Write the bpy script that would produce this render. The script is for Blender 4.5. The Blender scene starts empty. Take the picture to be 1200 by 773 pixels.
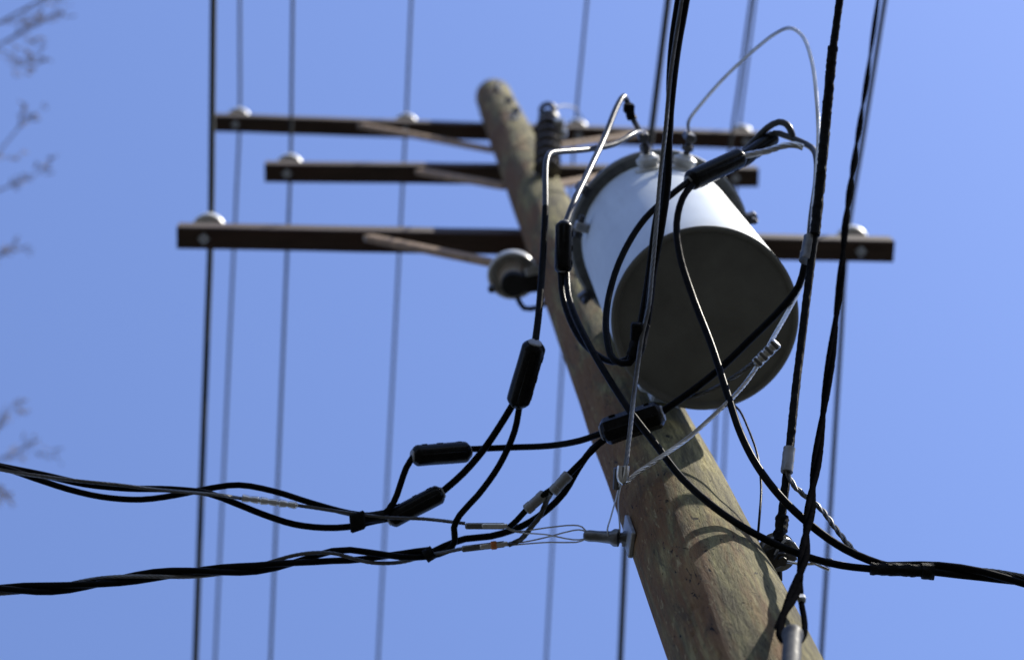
import bpy, math, random
from mathutils import Vector, Matrix, noise
random.seed(7)
R = math.radians
sc = bpy.context.scene
col = sc.collection

# ------------------------------------------------------------------ camera
W, H, F = 1200.0, 773.0, 2520.0            # photo size and focal length in photo pixels
CAM = Vector((0, 0, 1.6))
VPX, VPY = 500.0, -190.0                   # where plumb lines meet in the photo
zc = Vector((VPX - W/2, H/2 - VPY, -F)).normalized()
ax = Vector((1, -0.027, 0)); ax.z = -(ax.x*zc.x + ax.y*zc.y)/zc.z
xc = ax.normalized()
yc = zc.cross(xc)
C2W = Matrix((xc, yc, zc))                 # rows: world axes in camera coordinates
cam = bpy.data.objects.new('camera', bpy.data.cameras.new('camera'))
col.objects.link(cam)
cam.matrix_world = Matrix.Translation(CAM) @ C2W.to_4x4()
cam.data.sensor_width = 36; cam.data.lens = 36*F/W
cam.data.clip_start = 0.05; cam.data.clip_end = 2000
cam.data.dof.use_dof = True; cam.data.dof.focus_distance = 4.33; cam.data.dof.aperture_fstop = 3.0
cam.data.dof.aperture_blades = 0
sc.camera = cam

# ------------------------------------------------------------------ sky, sun, exposure
SUN_EL, SUN_AZ = R(50), R(-31)             # azimuth measured from +X towards +Y
sdir = Vector((math.cos(SUN_EL)*math.cos(SUN_AZ), math.cos(SUN_EL)*math.sin(SUN_AZ), math.sin(SUN_EL)))
world = bpy.data.worlds.new('World'); sc.world = world; world.use_nodes = True
nt = world.node_tree; nt.nodes.clear()
sky = nt.nodes.new('ShaderNodeTexSky'); sky.sky_type = 'NISHITA'; sky.sun_disc = False
sky.sun_elevation = SUN_EL; sky.sun_rotation = math.atan2(sdir.x, sdir.y)
sky.altitude = 100; sky.air_density = 1.0; sky.dust_density = 0.3; sky.ozone_density = 4.0
bg = nt.nodes.new('ShaderNodeBackground'); bg.inputs['Strength'].default_value = 0.142
wo = nt.nodes.new('ShaderNodeOutputWorld')
tint = nt.nodes.new('ShaderNodeMix'); tint.data_type = 'RGBA'; tint.blend_type = 'MULTIPLY'; tint.inputs[0].default_value = 1.0
tint.inputs[7].default_value = (1.04, 0.945, 1.06, 1)      # clear violet-blue air
nt.links.new(sky.outputs[0], tint.inputs[6]); nt.links.new(tint.outputs[2], bg.inputs[0]); nt.links.new(bg.outputs[0], wo.inputs[0])
sun = bpy.data.objects.new('sun', bpy.data.lights.new('sun', 'SUN')); col.objects.link(sun)
sun.data.energy = 5.0; sun.data.angle = R(0.5); sun.data.color = (1.0, 0.94, 0.82)
sun.rotation_euler = sdir.to_track_quat('Z', 'Y').to_euler()
sc.view_settings.view_transform = 'Standard'; sc.view_settings.look = 'None'
sc.view_settings.exposure = 0.95; sc.view_settings.gamma = 1.0

# ------------------------------------------------------------------ projection helpers
def ray(x, y):
    return C2W @ Vector(((x - W/2)/F, (H/2 - y)/F, -1))
def at(x, y, d):
    """the place that stands at photo pixel x, y at depth d metres"""
    return CAM + ray(x, y)*d
def pix(p):
    v = C2W.transposed() @ (p - CAM)
    return (W/2 + F*v.x/-v.z, H/2 - F*v.y/-v.z, -v.z)

PT = at(578, 113, 12.4); PB = at(863, 757, 3.97)      # the pole's axis: top, and where it leaves the frame
STAIN_SHADE = ((PT-PB).x/(PT-PB).z, 0)                     # the pole's lean
# ------------------------------------------------------------------ materials
def nodes(name):
    m = bpy.data.materials.new(name); m.use_nodes = True
    t = m.node_tree; b = t.nodes['Principled BSDF']
    return m, t, b
def N(t, kind, **kw):
    n = t.nodes.new(kind)
    for k, v in kw.items(): setattr(n, k, v)
    return n
def ramp(t, fac, stops):
    r = N(t, 'ShaderNodeValToRGB'); e = r.color_ramp.elements
    while len(e) < len(stops): e.new(0.5)
    for i, (p, c) in enumerate(stops):
        e[i].position = p; e[i].color = (*c, 1) if len(c) == 3 else c
    t.links.new(fac, r.inputs[0]); return r.outputs[0]
def mapped(t, scale, loc=(0, 0, 0)):
    tc = N(t, 'ShaderNodeTexCoord'); mp = N(t, 'ShaderNodeMapping')
    mp.inputs['Scale'].default_value = scale; mp.inputs['Location'].default_value = loc
    t.links.new(tc.outputs['Object'], mp.inputs[0]); return mp.outputs[0]
def nz(t, vec, scale, detail=4, rough=0.55, dist=0.0):
    n = N(t, 'ShaderNodeTexNoise'); n.inputs['Scale'].default_value = scale
    n.inputs['Detail'].default_value = detail; n.inputs['Roughness'].default_value = rough
    n.inputs['Distortion'].default_value = dist
    t.links.new(vec, n.inputs['Vector']); return n.outputs[0]
def mix(t, fac, a, b, mode='MIX'):
    m = N(t, 'ShaderNodeMix', data_type='RGBA', blend_type=mode)
    if isinstance(fac, float): m.inputs[0].default_value = fac
    else: t.links.new(fac, m.inputs[0])
    for s, i in ((a, 6), (b, 7)):
        if isinstance(s, tuple): m.inputs[i].default_value = (*s, 1)
        else: t.links.new(s, m.inputs[i])
    return m.outputs[2]
def bump(t, b, h, strength, dist):
    n = N(t, 'ShaderNodeBump'); n.inputs['Strength'].default_value = strength; n.inputs['Distance'].default_value = dist
    t.links.new(h, n.inputs['Height']); t.links.new(n.outputs[0], b.inputs['Normal'])

def plain(name, c, rough=0.5, metal=0.0, var=0.25, scale=30, bmp=0.15, bd=0.001, spec=0.5):
    m, t, b = nodes(name)
    v = mapped(t, (1, 1, 1)); n = nz(t, v, scale, 5, 0.6)
    dark = tuple(x*(1-var) for x in c); lite = tuple(min(1, x*(1+var)) for x in c)
    t.links.new(ramp(t, n, [(0.3, dark), (0.7, lite)]), b.inputs['Base Color'])
    b.inputs['Metallic'].default_value = metal
    r = ramp(t, n, [(0.3, (rough*0.8,)*3), (0.75, (min(1, rough*1.25),)*3)])
    t.links.new(r, b.inputs['Roughness'])
    b.inputs['Specular IOR Level'].default_value = spec
    n2 = nz(t, v, scale*8, 3, 0.6); bump(t, b, n2, bmp, bd)
    return m

def wood_pole():
    m, t, b = nodes('weathered_pole_wood')
    v = mapped(t, (1, 1, 0.30)); vs = mapped(t, (1, 1, 0.05)); v1 = mapped(t, (1, 1, 1))
    big = nz(t, mapped(t, (1, 1, 0.13)), 17.0, 9, 0.78, 0.5)
    base = ramp(t, big, [(0.36, (0.040, 0.033, 0.016)), (0.45, (0.085, 0.075, 0.035)), (0.54, (0.155, 0.137, 0.060)), (0.64, (0.29, 0.25, 0.105))])
    grain = nz(t, vs, 95, 5, 0.75, 0.4)
    base = mix(t, ramp(t, grain, [(0.42, (0, 0, 0)), (0.62, (0.5, 0.5, 0.5))]), base, (0.05, 0.04, 0.02))
    # reddish bark stain; its left-flank weighting also paints in that side's shade
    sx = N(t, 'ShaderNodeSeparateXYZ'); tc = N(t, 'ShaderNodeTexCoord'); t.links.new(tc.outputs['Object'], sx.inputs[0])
    ma = N(t, 'ShaderNodeMath', operation='MULTIPLY_ADD'); ma.inputs[1].default_value = -STAIN_SHADE[0]
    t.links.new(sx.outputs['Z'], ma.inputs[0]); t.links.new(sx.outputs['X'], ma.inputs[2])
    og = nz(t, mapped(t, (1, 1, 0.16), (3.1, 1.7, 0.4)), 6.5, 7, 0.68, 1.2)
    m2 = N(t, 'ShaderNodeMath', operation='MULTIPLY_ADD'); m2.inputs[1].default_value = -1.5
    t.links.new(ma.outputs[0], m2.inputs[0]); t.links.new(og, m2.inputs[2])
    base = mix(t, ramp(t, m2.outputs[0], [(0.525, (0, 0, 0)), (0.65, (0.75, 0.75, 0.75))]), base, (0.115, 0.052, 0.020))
    blk = nz(t, mapped(t, (1, 1, 0.2), (8, 2, 1)), 20, 8, 0.78, 1.0)
    base = mix(t, ramp(t, blk, [(0.54, (0, 0, 0)), (0.64, (0.62, 0.62, 0.62))]), base, (0.024, 0.021, 0.013))
    fleck = nz(t, mapped(t, (1, 1, 0.18), (1, 5, 2)), 75, 4, 0.7, 0.6)      # splintered pale fibres
    base = mix(t, ramp(t, fleck, [(0.60, (0, 0, 0)), (0.68, (0.5, 0.5, 0.5))]), base, (0.28, 0.24, 0.12))
    # climbing-spike scars: short ragged upright nicks
    nk = nz(t, mapped(t, (1.5, 1.5, 0.45), (2, 7, 3)), 42, 3, 0.6, 1.8)
    nick = ramp(t, nk, [(0.655, (0, 0, 0)), (0.69, (1, 1, 1))])
    base = mix(t, nick, base, (0.006, 0.005, 0.004))
    t.links.new(base, b.inputs['Base Color'])
    b.inputs['Roughness'].default_value = 0.88; b.inputs['Specular IOR Level'].default_value = 0.142
    hgt = mix(t, 0.6, grain, nz(t, mapped(t, (1, 1, 0.22)), 70, 6, 0.72, 0.6))
    hgt = mix(t, 0.35, hgt, blk)
    hgt = mix(t, nick, hgt, (0, 0, 0))
    bump(t, b, hgt, 1.0, 0.014)
    return m
def wood_arm():
    m, t, b = nodes('crossarm_wood')
    v = mapped(t, (0.12, 1, 1)); n = nz(t, v, 45, 6, 0.65); n2 = nz(t, mapped(t, (0.5, 1, 1)), 5, 4)
    c = ramp(t, n, [(0.3, (0.009, 0.004, 0.003)), (0.7, (0.045, 0.026, 0.018))])
    c = mix(t, ramp(t, n2, [(0.45, (0, 0, 0)), (0.7, (0.7, 0.7, 0.7))]), c, (0.03, 0.008, 0.005))
    t.links.new(c, b.inputs['Base Color']); b.inputs['Roughness'].default_value = 0.85
    bump(t, b, n, 0.4, 0.003); return m
def paint():
    m, t, b = nodes('tank_paint')
    v = mapped(t, (1, 1, 0.18)); n = nz(t, v, 14, 5, 0.6); n2 = nz(t, mapped(t, (1, 1, 1)), 3, 3)
    c = ramp(t, n, [(0.3, (0.31, 0.35, 0.40)), (0.62, (0.36, 0.41, 0.46))])
    n3 = nz(t, mapped(t, (1, 1, 0.12), (4, 4, 4)), 22, 5, 0.7)
    c = mix(t, ramp(t, n3, [(0.60, (0, 0, 0)), (0.78, (0.25, 0.25, 0.25))]), c, (0.2, 0.2, 0.19))
    t.links.new(c, b.inputs['Base Color'])
    t.links.new(ramp(t, n2, [(0.3, (0.48,)*3), (0.7, (0.62,)*3)]), b.inputs['Roughness'])
    bump(t, b, nz(t, mapped(t, (1, 1, 1)), 120, 2), 0.04, 0.001); return m
def cable_mat(name, c=0.004, rough=0.28, spec=0.014):
    m, t, b = nodes(name)
    n = nz(t, mapped(t, (1, 1, 1)), 60, 4, 0.65)
    t.links.new(ramp(t, n, [(0.35, (c*0.7, c*0.7, c*0.72)), (0.75, (c*1.9, c*1.9, c*1.9))]), b.inputs['Base Color'])
    t.links.new(ramp(t, n, [(0.3, (rough*0.8,)*3), (0.75, (rough*1.4,)*3)]), b.inputs['Roughness'])
    b.inputs['Specular IOR Level'].default_value = spec
    bump(t, b, nz(t, mapped(t, (1, 1, 1)), 45, 3), 0.05, 0.002); return m
def ground_mat():
    m, t, b = nodes('dry_grass_ground')
    n = nz(t, mapped(t, (1, 1, 1)), 0.6, 8, 0.65); n2 = nz(t, mapped(t, (1, 1, 1)), 25, 6, 0.7)
    c = ramp(t, n, [(0.35, (0.030, 0.032, 0.024)), (0.65, (0.042, 0.041, 0.035))])
    c = mix(t, ramp(t, n2, [(0.4, (0, 0, 0)), (0.7, (0.6, 0.6, 0.6))]), c, (0.03, 0.029, 0.025))
    t.links.new(c, b.inputs['Base Color']); b.inputs['Roughness'].default_value = 0.95
    bump(t, b, n2, 0.6, 0.03); return m

M = dict(
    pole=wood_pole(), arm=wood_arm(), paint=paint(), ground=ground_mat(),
    under=plain('tank_underside_shade', (0.092, 0.096, 0.093), 0.65, 0, 0.3, 7, 0.2),  # tank paint darkened here: underside shade put into the base colour
    band=plain('lid_band_galvanised', (0.085, 0.09, 0.09), 0.5, 0.3, 0.3, 40),
    cable=cable_mat('black_cable_jacket'), cover=cable_mat('black_connector_plastic', 0.004, 0.24, 0.06),
    wrap=plain('black_rubber_wrap', (0.0028, 0.0028, 0.0032), 0.8, 0, 0.4, 80, 0.3, 0.002, 0.0),
    iron=plain('blackened_iron', (0.010, 0.010, 0.011), 0.55, 0, 0.4, 50, spec=0.15),
    tape=plain('black_tape', (0.007, 0.007, 0.007), 0.5, 0, 0.5, 80, 0.5, 0.003, 0.02),
    alu=plain('bare_aluminium', (0.34, 0.345, 0.35), 0.36, 0.9, 0.15, 60),
    alu_dull=plain('weathered_aluminium', (0.085, 0.087, 0.09), 0.42, 0.8, 0.25, 60),
    galv=plain('galvanised_steel', (0.24, 0.25, 0.26), 0.45, 0.7, 0.25, 50),
    steel=plain('dark_steel', (0.04, 0.04, 0.042), 0.5, 0.5, 0.4, 50),
    porc=plain('grey_porcelain', (0.55, 0.57, 0.57), 0.5, 0, 0.08, 20, 0.02),
    porc_dark=plain('brown_grey_porcelain', (0.075, 0.07, 0.07), 0.2, 0, 0.2, 20, 0.02),
    porc_grey=plain('glazed_grey_porcelain', (0.36, 0.37, 0.37), 0.4, 0, 0.12, 20, 0.02),
    porc_core=plain('tan_porcelain', (0.24, 0.215, 0.19), 0.4, 0, 0.2, 20, 0.02),
    wire=plain('weathered_line_wire', (0.006, 0.010, 0.011), 0.7, 0.1, 0.3, 60),
    brace=plain('bleached_brace_wood', (0.21, 0.145, 0.095), 0.85, 0, 0.35, 25, 0.4, 0.003, 0.2),
    plast_lt=plain('pale_grey_plastic', (0.05, 0.052, 0.055), 0.6, 0, 0.3, 40, 0.1, spec=0.06),
    lead=plain('grey_lead_jacket', (0.035, 0.037, 0.041), 0.32, 0.0, 0.3, 60, spec=0.09),
    plast=plain('grey_plastic', (0.13, 0.135, 0.14), 0.5, 0, 0.15, 40, 0.05),
    orange=plain('orange_band', (0.36, 0.12, 0.03), 0.5, 0, 0.2, 40),
    bark=plain('twig_bark', (0.17, 0.125, 0.09), 0.9, 0, 0.35, 20, 0.5, 0.01),
)

# ------------------------------------------------------------------ mesh builder
class MB:
    def __init__(s): s.v = []; s.f = []
    def ring(s, c, u, w, r, n, ph=0.0):
        i0 = len(s.v)
        for k in range(n):
            a = ph + 2*math.pi*k/n
            s.v.append(c + u*(r*math.cos(a)) + w*(r*math.sin(a)))
        return i0
    def join(s, a, b, n):
        for k in range(n):
            s.f.append((a+k, a+(k+1) % n, b+(k+1) % n, b+k))
    def cap(s, a, n, flip=False):
        idx = list(range(a, a+n)); s.f.append(tuple(idx[::-1] if not flip else idx))
    def lathe(s, o, axis, prof, n=24, squash=1.0, u=None):
        """prof: list of (distance along axis, radius)"""
        axis = axis.normalized(); u, w = frame(axis, u); prev = None
        for j, (h, r) in enumerate(prof):
            a = s.ring(o + axis*h, u, w*squash, max(r, 1e-4), n)
            if prev is None: s.cap(a, n)
            else: s.join(prev, a, n)
            prev = a
        s.cap(prev, n, True); return s
    def box(s, o, ex, ey, ez, bev=0.0):
        """centre o, half-extent vectors; chamfered along all edges"""
        def P(x, y, z): return o + ex*x + ey*y + ez*z
        if bev <= 0:
            i = len(s.v)
            for z in (-1, 1):
                for x, y in ((-1, -1), (1, -1), (1, 1), (-1, 1)): s.v.append(P(x, y, z))
            for f in ((3, 2, 1, 0), (4, 5, 6, 7), (0, 1, 5, 4), (1, 2, 6, 5), (2, 3, 7, 6), (3, 0, 4, 7)):
                s.f.append(tuple(i+k for k in f))
            return s
        bx, by, bz = bev/ex.length, bev/ey.length, bev/ez.length
        def oct_(z, inset):
            i = len(s.v); jx, jy = (bx, by) if inset else (0, 0)
            X, Y = 1-jx, 1-jy
            for x, y in ((-X+bx, -Y), (X-bx, -Y), (X, -Y+by), (X, Y-by), (X-bx, Y), (-X+bx, Y), (-X, Y-by), (-X, -Y+by)):
                s.v.append(P(x, y, z))
            return i
        a = oct_(-1, True); b = oct_(-1+bz, False); c = oct_(1-bz, False); d = oct_(1, True)
        s.cap(a, 8); s.join(a, b, 8); s.join(b, c, 8); s.join(c, d, 8); s.cap(d, 8, True)
        return s
    def tube(s, pts, r, n=10, step=None, taper=None, rough=0.0, smooth=True, u=None):
        pts = spline(pts, step or 0.02) if smooth else pts
        fr = frames(pts, u); prev = None; L = len(pts)
        for j, (p, (u_, w_)) in enumerate(zip(pts, fr)):
            rr = r if taper is None else r*taper(j/(L-1))
            if rough:
                i0 = len(s.v)
                for k in range(n):
                    a = 2*math.pi*k/n; q = p + u_*math.cos(a)*rr + w_*math.sin(a)*rr
                    d = 1 + rough*(noise.noise(q*90) + 0.8*noise.noise(q*230))
                    s.v.append(p + u_*math.cos(a)*rr*d + w_*math.sin(a)*rr*d)
                a = i0
            else: a = s.ring(p, u_, w_, rr, n)
            if prev is None: s.cap(a, n)
            else: s.join(prev, a, n)
            prev = a
        s.cap(prev, n, True); return s
    def rope(s, pts, r, strands=6, pitch=None, n=5, core=True, ph=0.0):
        """a stranded conductor: helical strands laid round a core"""
        pitch = pitch or r*16
        pts = spline(pts, pitch/9); fr = frames(pts)
        rs = r*0.36; ro = r - rs
        if core: s.tube(pts, ro*0.8, 6, smooth=False)
        acc = [0.0]
        for a, b in zip(pts, pts[1:]): acc.append(acc[-1] + (b-a).length)
        for k in range(strands):
            hp = [p + u*ro*math.cos(a) + w*ro*math.sin(a)
                  for p, (u, w), l in zip(pts, fr, acc)
                  for a in (ph + 2*math.pi*(k/strands + l/pitch),)]
            s.tube(hp, rs, n, smooth=False)
        return s
def frame(axis, u=None):
    axis = axis.normalized()
    if u is None:
        u = Vector((1, 0, 0)) if abs(axis.x) < 0.8 else Vector((0, 0, 1))
    u = (u - axis*u.dot(axis)).normalized()
    return u, axis.cross(u)
def frames(pts, u=None):
    out = []; L = len(pts)
    for j in range(L):
        t = (pts[min(j+1, L-1)] - pts[max(j-1, 0)]).normalized()
        u, w = frame(t, u); out.append((u, w))
    return out
def spline(pts, step):
    if len(pts) == 2:
        n = max(1, int((pts[1]-pts[0]).length/step)); return [pts[0].lerp(pts[1], i/n) for i in range(n+1)]
    P = [pts[0]*2 - pts[1]] + list(pts) + [pts[-1]*2 - pts[-2]]
    out = []
    for i in range(1, len(P)-2):
        p0, p1, p2, p3 = P[i-1:i+3]
        t0 = 0; t1 = t0 + max(1e-4, (p1-p0).length**0.5); t2 = t1 + max(1e-4, (p2-p1).length**0.5); t3 = t2 + max(1e-4, (p3-p2).length**0.5)
        n = max(2, int((p2-p1).length/step))
        for k in range(n):
            t = t1 + (t2-t1)*k/n
            A1 = p0*((t1-t)/(t1-t0)) + p1*((t-t0)/(t1-t0)); A2 = p1*((t2-t)/(t2-t1)) + p2*((t-t1)/(t2-t1)); A3 = p2*((t3-t)/(t3-t2)) + p3*((t-t2)/(t3-t2))
            B1 = A1*((t2-t)/(t2-t0)) + A2*((t-t0)/(t2-t0)); B2 = A2*((t3-t)/(t3-t1)) + A3*((t-t1)/(t3-t1))
            out.append(B1*((t2-t)/(t2-t1)) + B2*((t-t1)/(t2-t1)))
    out.append(pts[-1]); return out

ORG = {}
def tag(o, label, cat=None, group=None, kind=None):
    if label: o['label'] = label
    if cat: o['category'] = cat
    if group: o['group'] = group
    if kind: o['kind'] = kind
    return o
def thing(name, label, cat, loc, group=None):
    o = bpy.data.objects.new(name, None); col.objects.link(o); o.location = loc; o.empty_display_size = 0.05
    ORG[o.name] = Vector(loc); return tag(o, label, cat, group)
def build(name, mb, mat, parent=None, smooth=35, loc=None, label=None):
    org = ORG[parent.name] if parent else (Vector(loc) if loc is not None else mb.v[0].copy())
    me = bpy.data.meshes.new(name)
    me.from_pydata([tuple(v - org) for v in mb.v], [], mb.f); me.materials.append(M[mat]); me.update()
    o = bpy.data.objects.new(name, me); col.objects.link(o)
    if smooth:
        me.polygons.foreach_set('use_smooth', [True]*len(me.polygons))
        me.set_sharp_from_angle(angle=R(smooth))
    if parent: o.parent = parent
    else: o.location = org
    ORG[o.name] = org
    if label: o['label'] = label
    return o
def single(name, mb, mat, label, cat, group=None, smooth=35):
    return tag(build(name, mb, mat, smooth=smooth), label, cat, group)
def P(*t): return [at(*q) for q in t]
def ext(a, b, length):
    """a point further out on the line a -> b"""
    return b + (b-a).normalized()*length

# ------------------------------------------------------------------ ground
g = MB(); S = 400; n = 40
for j in range(n+1):
    for i in range(n+1):
        x = (i/n*2-1); y = (j/n*2-1); x = math.copysign(abs(x)**2, x)*S; y = math.copysign(abs(y)**2, y)*S
        g.v.append(Vector((x, y, 0.06*noise.noise(Vector((x*0.1, y*0.1, 0))) if abs(x)+abs(y) > 3 else 0)))
for j in range(n):
    for i in range(n): a = j*(n+1)+i; g.f.append((a, a+1, a+n+2, a+n+1))
tag(build('ground', g, 'ground', loc=(0, 0, 0)), None, kind='structure')

# ------------------------------------------------------------------ utility pole
pdir = (PT-PB).normalized()
PG = PB - pdir*((PB.z + 0.3)/pdir.z)                 # foot, sunk into the ground
PLEN = (PT-PG).length
def pole_pt(z): return PB + pdir*((z-PB.z)/pdir.z)
def pole_r(z): return 0.104 + (PT.z - z)*0.0030
def pole_depth(d):
    """point of the pole's axis at camera depth d"""
    v = C2W.transposed() @ (PB-CAM); w = C2W.transposed() @ pdir
    return PB + pdir*((-d - v.z)/w.z)
pole = thing('utility_pole', 'weathered round wooden utility pole carrying three crossarms and a white transformer', 'utility pole', pole_pt(0))
m = MB(); n = 144; prev = None
zs = [PG.z + k*0.25 for k in range(18)]; z = zs[-1]
while z < 6.9: z += 0.006; zs.append(z)
while z < PT.z - 0.06: z += 0.03; zs.append(z)
zs += [PT.z - 0.03, PT.z - 0.015, PT.z - 0.006, PT.z]
pu, pw = frame(pdir); ang = [(math.cos(2*math.pi*k/n), math.sin(2*math.pi*k/n)) for k in range(n)]
nf = noise.noise
for z in zs:
    c = pole_pt(z); r = pole_r(z); a0 = len(m.v)
    edge = 0.014*max(0, 1-(PT.z-z)/0.03)**2
    for (ca, sa) in ang:
        d = pu*ca + pw*sa; q = c + d*r
        s = 0.0022*nf(Vector((q.x*22, q.y*22, q.z*1.3))) + 0.0028*nf(Vector((q.x*5, q.y*5, q.z*2.2)))
        w = nf(Vector((q.x*9+3, q.y*9, q.z*0.9)))
        if w > 0.08:                                              # lengthwise drying checks
            k1 = abs(nf(Vector((q.x*30, q.y*30, q.z*1.6+4))))
            if k1 < 0.07: s -= 0.0045*(1-k1/0.07)*min(1, (w-0.08)*6)
        g1 = nf(Vector((q.x*90, q.y*90, q.z*14+9)))               # nicks from climbing spikes
        if g1 > 0.46: s -= 0.0016*min(1, (g1-0.46)*8)
        m.v.append(c + d*(r + s - edge))
    if prev is None: m.cap(a0, n)
    else: m.join(prev, a0, n)
    prev = a0
m.cap(prev, n, True)
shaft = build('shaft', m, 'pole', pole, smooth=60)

X = Vector((1, 0, 0)); Y = Vector((0, 1, 0)); Z = Vector((0, 0, 1))
def stick(mb, a, b, w, h, up=Z, bev=0.004):
    d = (b-a); L = d.length/2; d.normalize()
    u = (up - d*up.dot(d)).normalized(); v = d.cross(u)
    return mb.box((a+b)/2, d*L, v*(w/2), u*(h/2), bev)
def nut(o, axis, r=0.016, h=0.014):
    mb = MB(); mb.lathe(o, axis, [(0, r), (h*0.8, r), (h, r*0.8)], 6)
    return mb
ARMS = []
def crossarm(pl, pr, depth_pole, length, braces, extra=None):
    """pl, pr: photo pixels of the underside's end points"""
    c0 = pole_depth(depth_pole)
    # end points on the arm's own height, behind the pole as the camera sees it
    y_off = pole_r(c0.z) + 0.047
    zl = c0.z
    def hit(px):
        r = ray(*px); return CAM + r*((zl - CAM.z)/r.z)
    a, b = hit(pl), hit(pr)
    d = (b-a).normalized()
    u = Z - d*Z.dot(d); u.normalize(); v = d.cross(u)
    a_, b_ = a + u*0.058, b + u*0.058
    mb = MB(); L = (b_-a_).length
    segs = 16; prev = None
    for i in range(segs+1):                               # beam with slightly worn, uneven edges
        c = a_.lerp(b_, i/segs); i0 = len(mb.v); bv = 0.006
        for (y_, z_) in ((-0.045+bv, -0.058), (0.045-bv, -0.058), (0.045, -0.058+bv), (0.045, 0.058-bv), (0.045-bv, 0.058), (-0.045+bv, 0.058), (-0.045, 0.058-bv), (-0.045, -0.058+bv)):
            q = c + v*(-y_) + u*z_
            mb.v.append(q + Vector((0, noise.noise(q*6+Vector((3, 3, 3))), noise.noise(q*6)))*0.0025)
        if prev is None: mb.cap(i0, 8)
        else: mb.join(prev, i0, 8)
        prev = i0
    mb.cap(prev, 8, True)
    beam = build('crossarm', mb, 'arm', pole, smooth=20)
    def on(px):  # photo x on the underside centre line
        best = min((abs(pix(a.lerp(b, i/400))[0]-px), i) for i in range(401))[1]
        return a.lerp(b, best/400)
    # braces: from the arm's face down to the pole
    for (bx, by0), dz, side in braces:
        top = on(bx) - u*0.014 - Y*0.02
        low = pole_pt(zl - dz); low = low + X*side*(pole_r(low.z)*0.72) + Y*(pole_r(low.z)*0.72)
        br = MB(); stick(br, top, low, 0.026, 0.045, up=Z)
        build('brace', br, 'brace', beam)
        build('brace_bolt', nut(top - Z*0.02 , -Z, 0.013, 0.014), 'galv', beam)
    tb = MB(); tb.lathe(pole_pt(zl+0.06) - Y*(pole_r(zl)+0.03), Y, [(0, 0.011), (0.04, 0.011)], 8)
    tb.lathe(pole_pt(zl+0.06) - Y*(pole_r(zl)+0.008), Y, [(0, 0.03), (0.005, 0.03)], 4)
    build('through_bolt', tb, 'galv', beam)
    ARMS.append((beam, on, u, v))
    return beam, on, u, v
A1 = crossarm((207, 279), (1048, 295), 8.72, 0, [((430, 0), 0.95, -1), ((845, 0), 0.95, 1)])
A2 = crossarm((310, 203), (889, 209), 10.5, 0, [((490, 0), 0.85, -1), ((726, 0), 0.85, 1)])
A3 = crossarm((251, 145), (905, 167), 11.9, 0, [((422, 0), 1.15, -1), ((745, 0), 1.15, 1)])

# ------------------------------------------------------------------ pin insulators and line wires
def insulator(arm, px, label, r=0.070):
    beam, on, u, v = arm
    base = on(px)
    t = thing('pin_insulator', label, 'insulator', base + Z*0.116, 'pin insulators on the crossarms')
    o = base + Z*0.165
    sk = MB(); sk.lathe(o + Z*0.03, Z, [(0.03, 0.016), (0.0, 0.03), (-0.012, r*0.93), (0.0, r), (0.018, r*0.98), (0.04, r*0.75), (0.058, r*0.52), (0.068, r*0.46), (0.078, r*0.46), (0.088, r*0.56), (0.10, r*0.52), (0.112, r*0.3), (0.114, 0.004)], 28)
    build('porcelain_skirt', sk, 'porc', t)
    pn = MB(); pn.lathe(base - Z*0.03, Z, [(0, 0.009), (0.235, 0.009)], 10); build('pin', pn, 'galv', t)
    w = MB(); w.lathe(base - Z*0.006, Z, [(0, 0.026), (0.006, 0.026)], 4); build('washer', w, 'galv', t)
    build('nut', nut(base - Z*0.006, -Z, 0.017, 0.016), 'galv', t)
    ti = MB(); top = o + Z*0.118
    ti.tube([top + Vector((0.03*math.cos(a), 0.03*math.sin(a), -0.008)) for a in [k*math.pi/6 for k in range(13)]], 0.004, 6)
    build('tie_wire', ti, 'wire', t)
    return o + Z*0.128
def solve_dir(p0, px, sy, mz):
    r = ray(*px)   # CAM + s r = p0 + t (mx, sy, mz)
    a, b, e = r.y, -sy, p0.y - CAM.y
    c, d, f = r.z, -mz, p0.z - CAM.z
    det = a*d - b*c; s = (e*d - b*f)/det; t = (a*f - c*e)/det
    return Vector(((CAM.x + s*r.x - p0.x)/t, sy, mz))
def line_wire(p0, up, dn, label, r=0.008, mat='wire'):
    d1 = solve_dir(p0, up, -1, -0.015); d2 = solve_dir(p0, dn, 1, -0.015)
    mb = MB(); pts = []
    for L in (40, 30, 20, 14, 9, 6, 4, 2.5, 1.2, 0.4): pts.append(p0 + d1*L + Z*(0.0004*L*L))
    pts.append(p0)
    for L in (0.4, 1.2, 2.5, 4, 6, 9, 14, 20, 30, 40): pts.append(p0 + d2*L + Z*(0.0004*L*L))
    mb.tube(pts, r, 8, step=0.5)
    single('line_wire', mb, mat, label, 'wire', 'line wires running over the crossarms')
p = insulator(A1, 239, 'pale pin insulator at the left end of the lowest, longest-looking crossarm', 0.072)
line_wire(p, (250, 0), (229, 773), 'dark wire farthest left, over the left end of the lowest crossarm', 0.0135)
p = insulator(A1, 1009, 'pale pin insulator at the right end of the lowest crossarm, right of the transformer', 0.072)
line_wire(p, (1037, 0), (962, 773), 'dark straight wire over the right end of the lowest crossarm', 0.0105)
p = insulator(A1, 756, 'pin insulator on the lowest crossarm behind the white transformer', 0.072)
line_wire(p, (783, 0), (727, 773), 'dark wire passing behind the transformer and the pole, over the lowest crossarm', 0.0135)
p = insulator(A2, 336, 'pale pin insulator at the left end of the short middle crossarm')
line_wire(p, (343, 0), (317, 773), 'thin blurred wire over the left end of the short middle crossarm')
p = insulator(A2, 862, 'pin insulator at the right end of the short middle crossarm beside the tank lid')
line_wire(p, (880, 0), (826, 773), 'blurred wire over the right end of the short middle crossarm')
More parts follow.
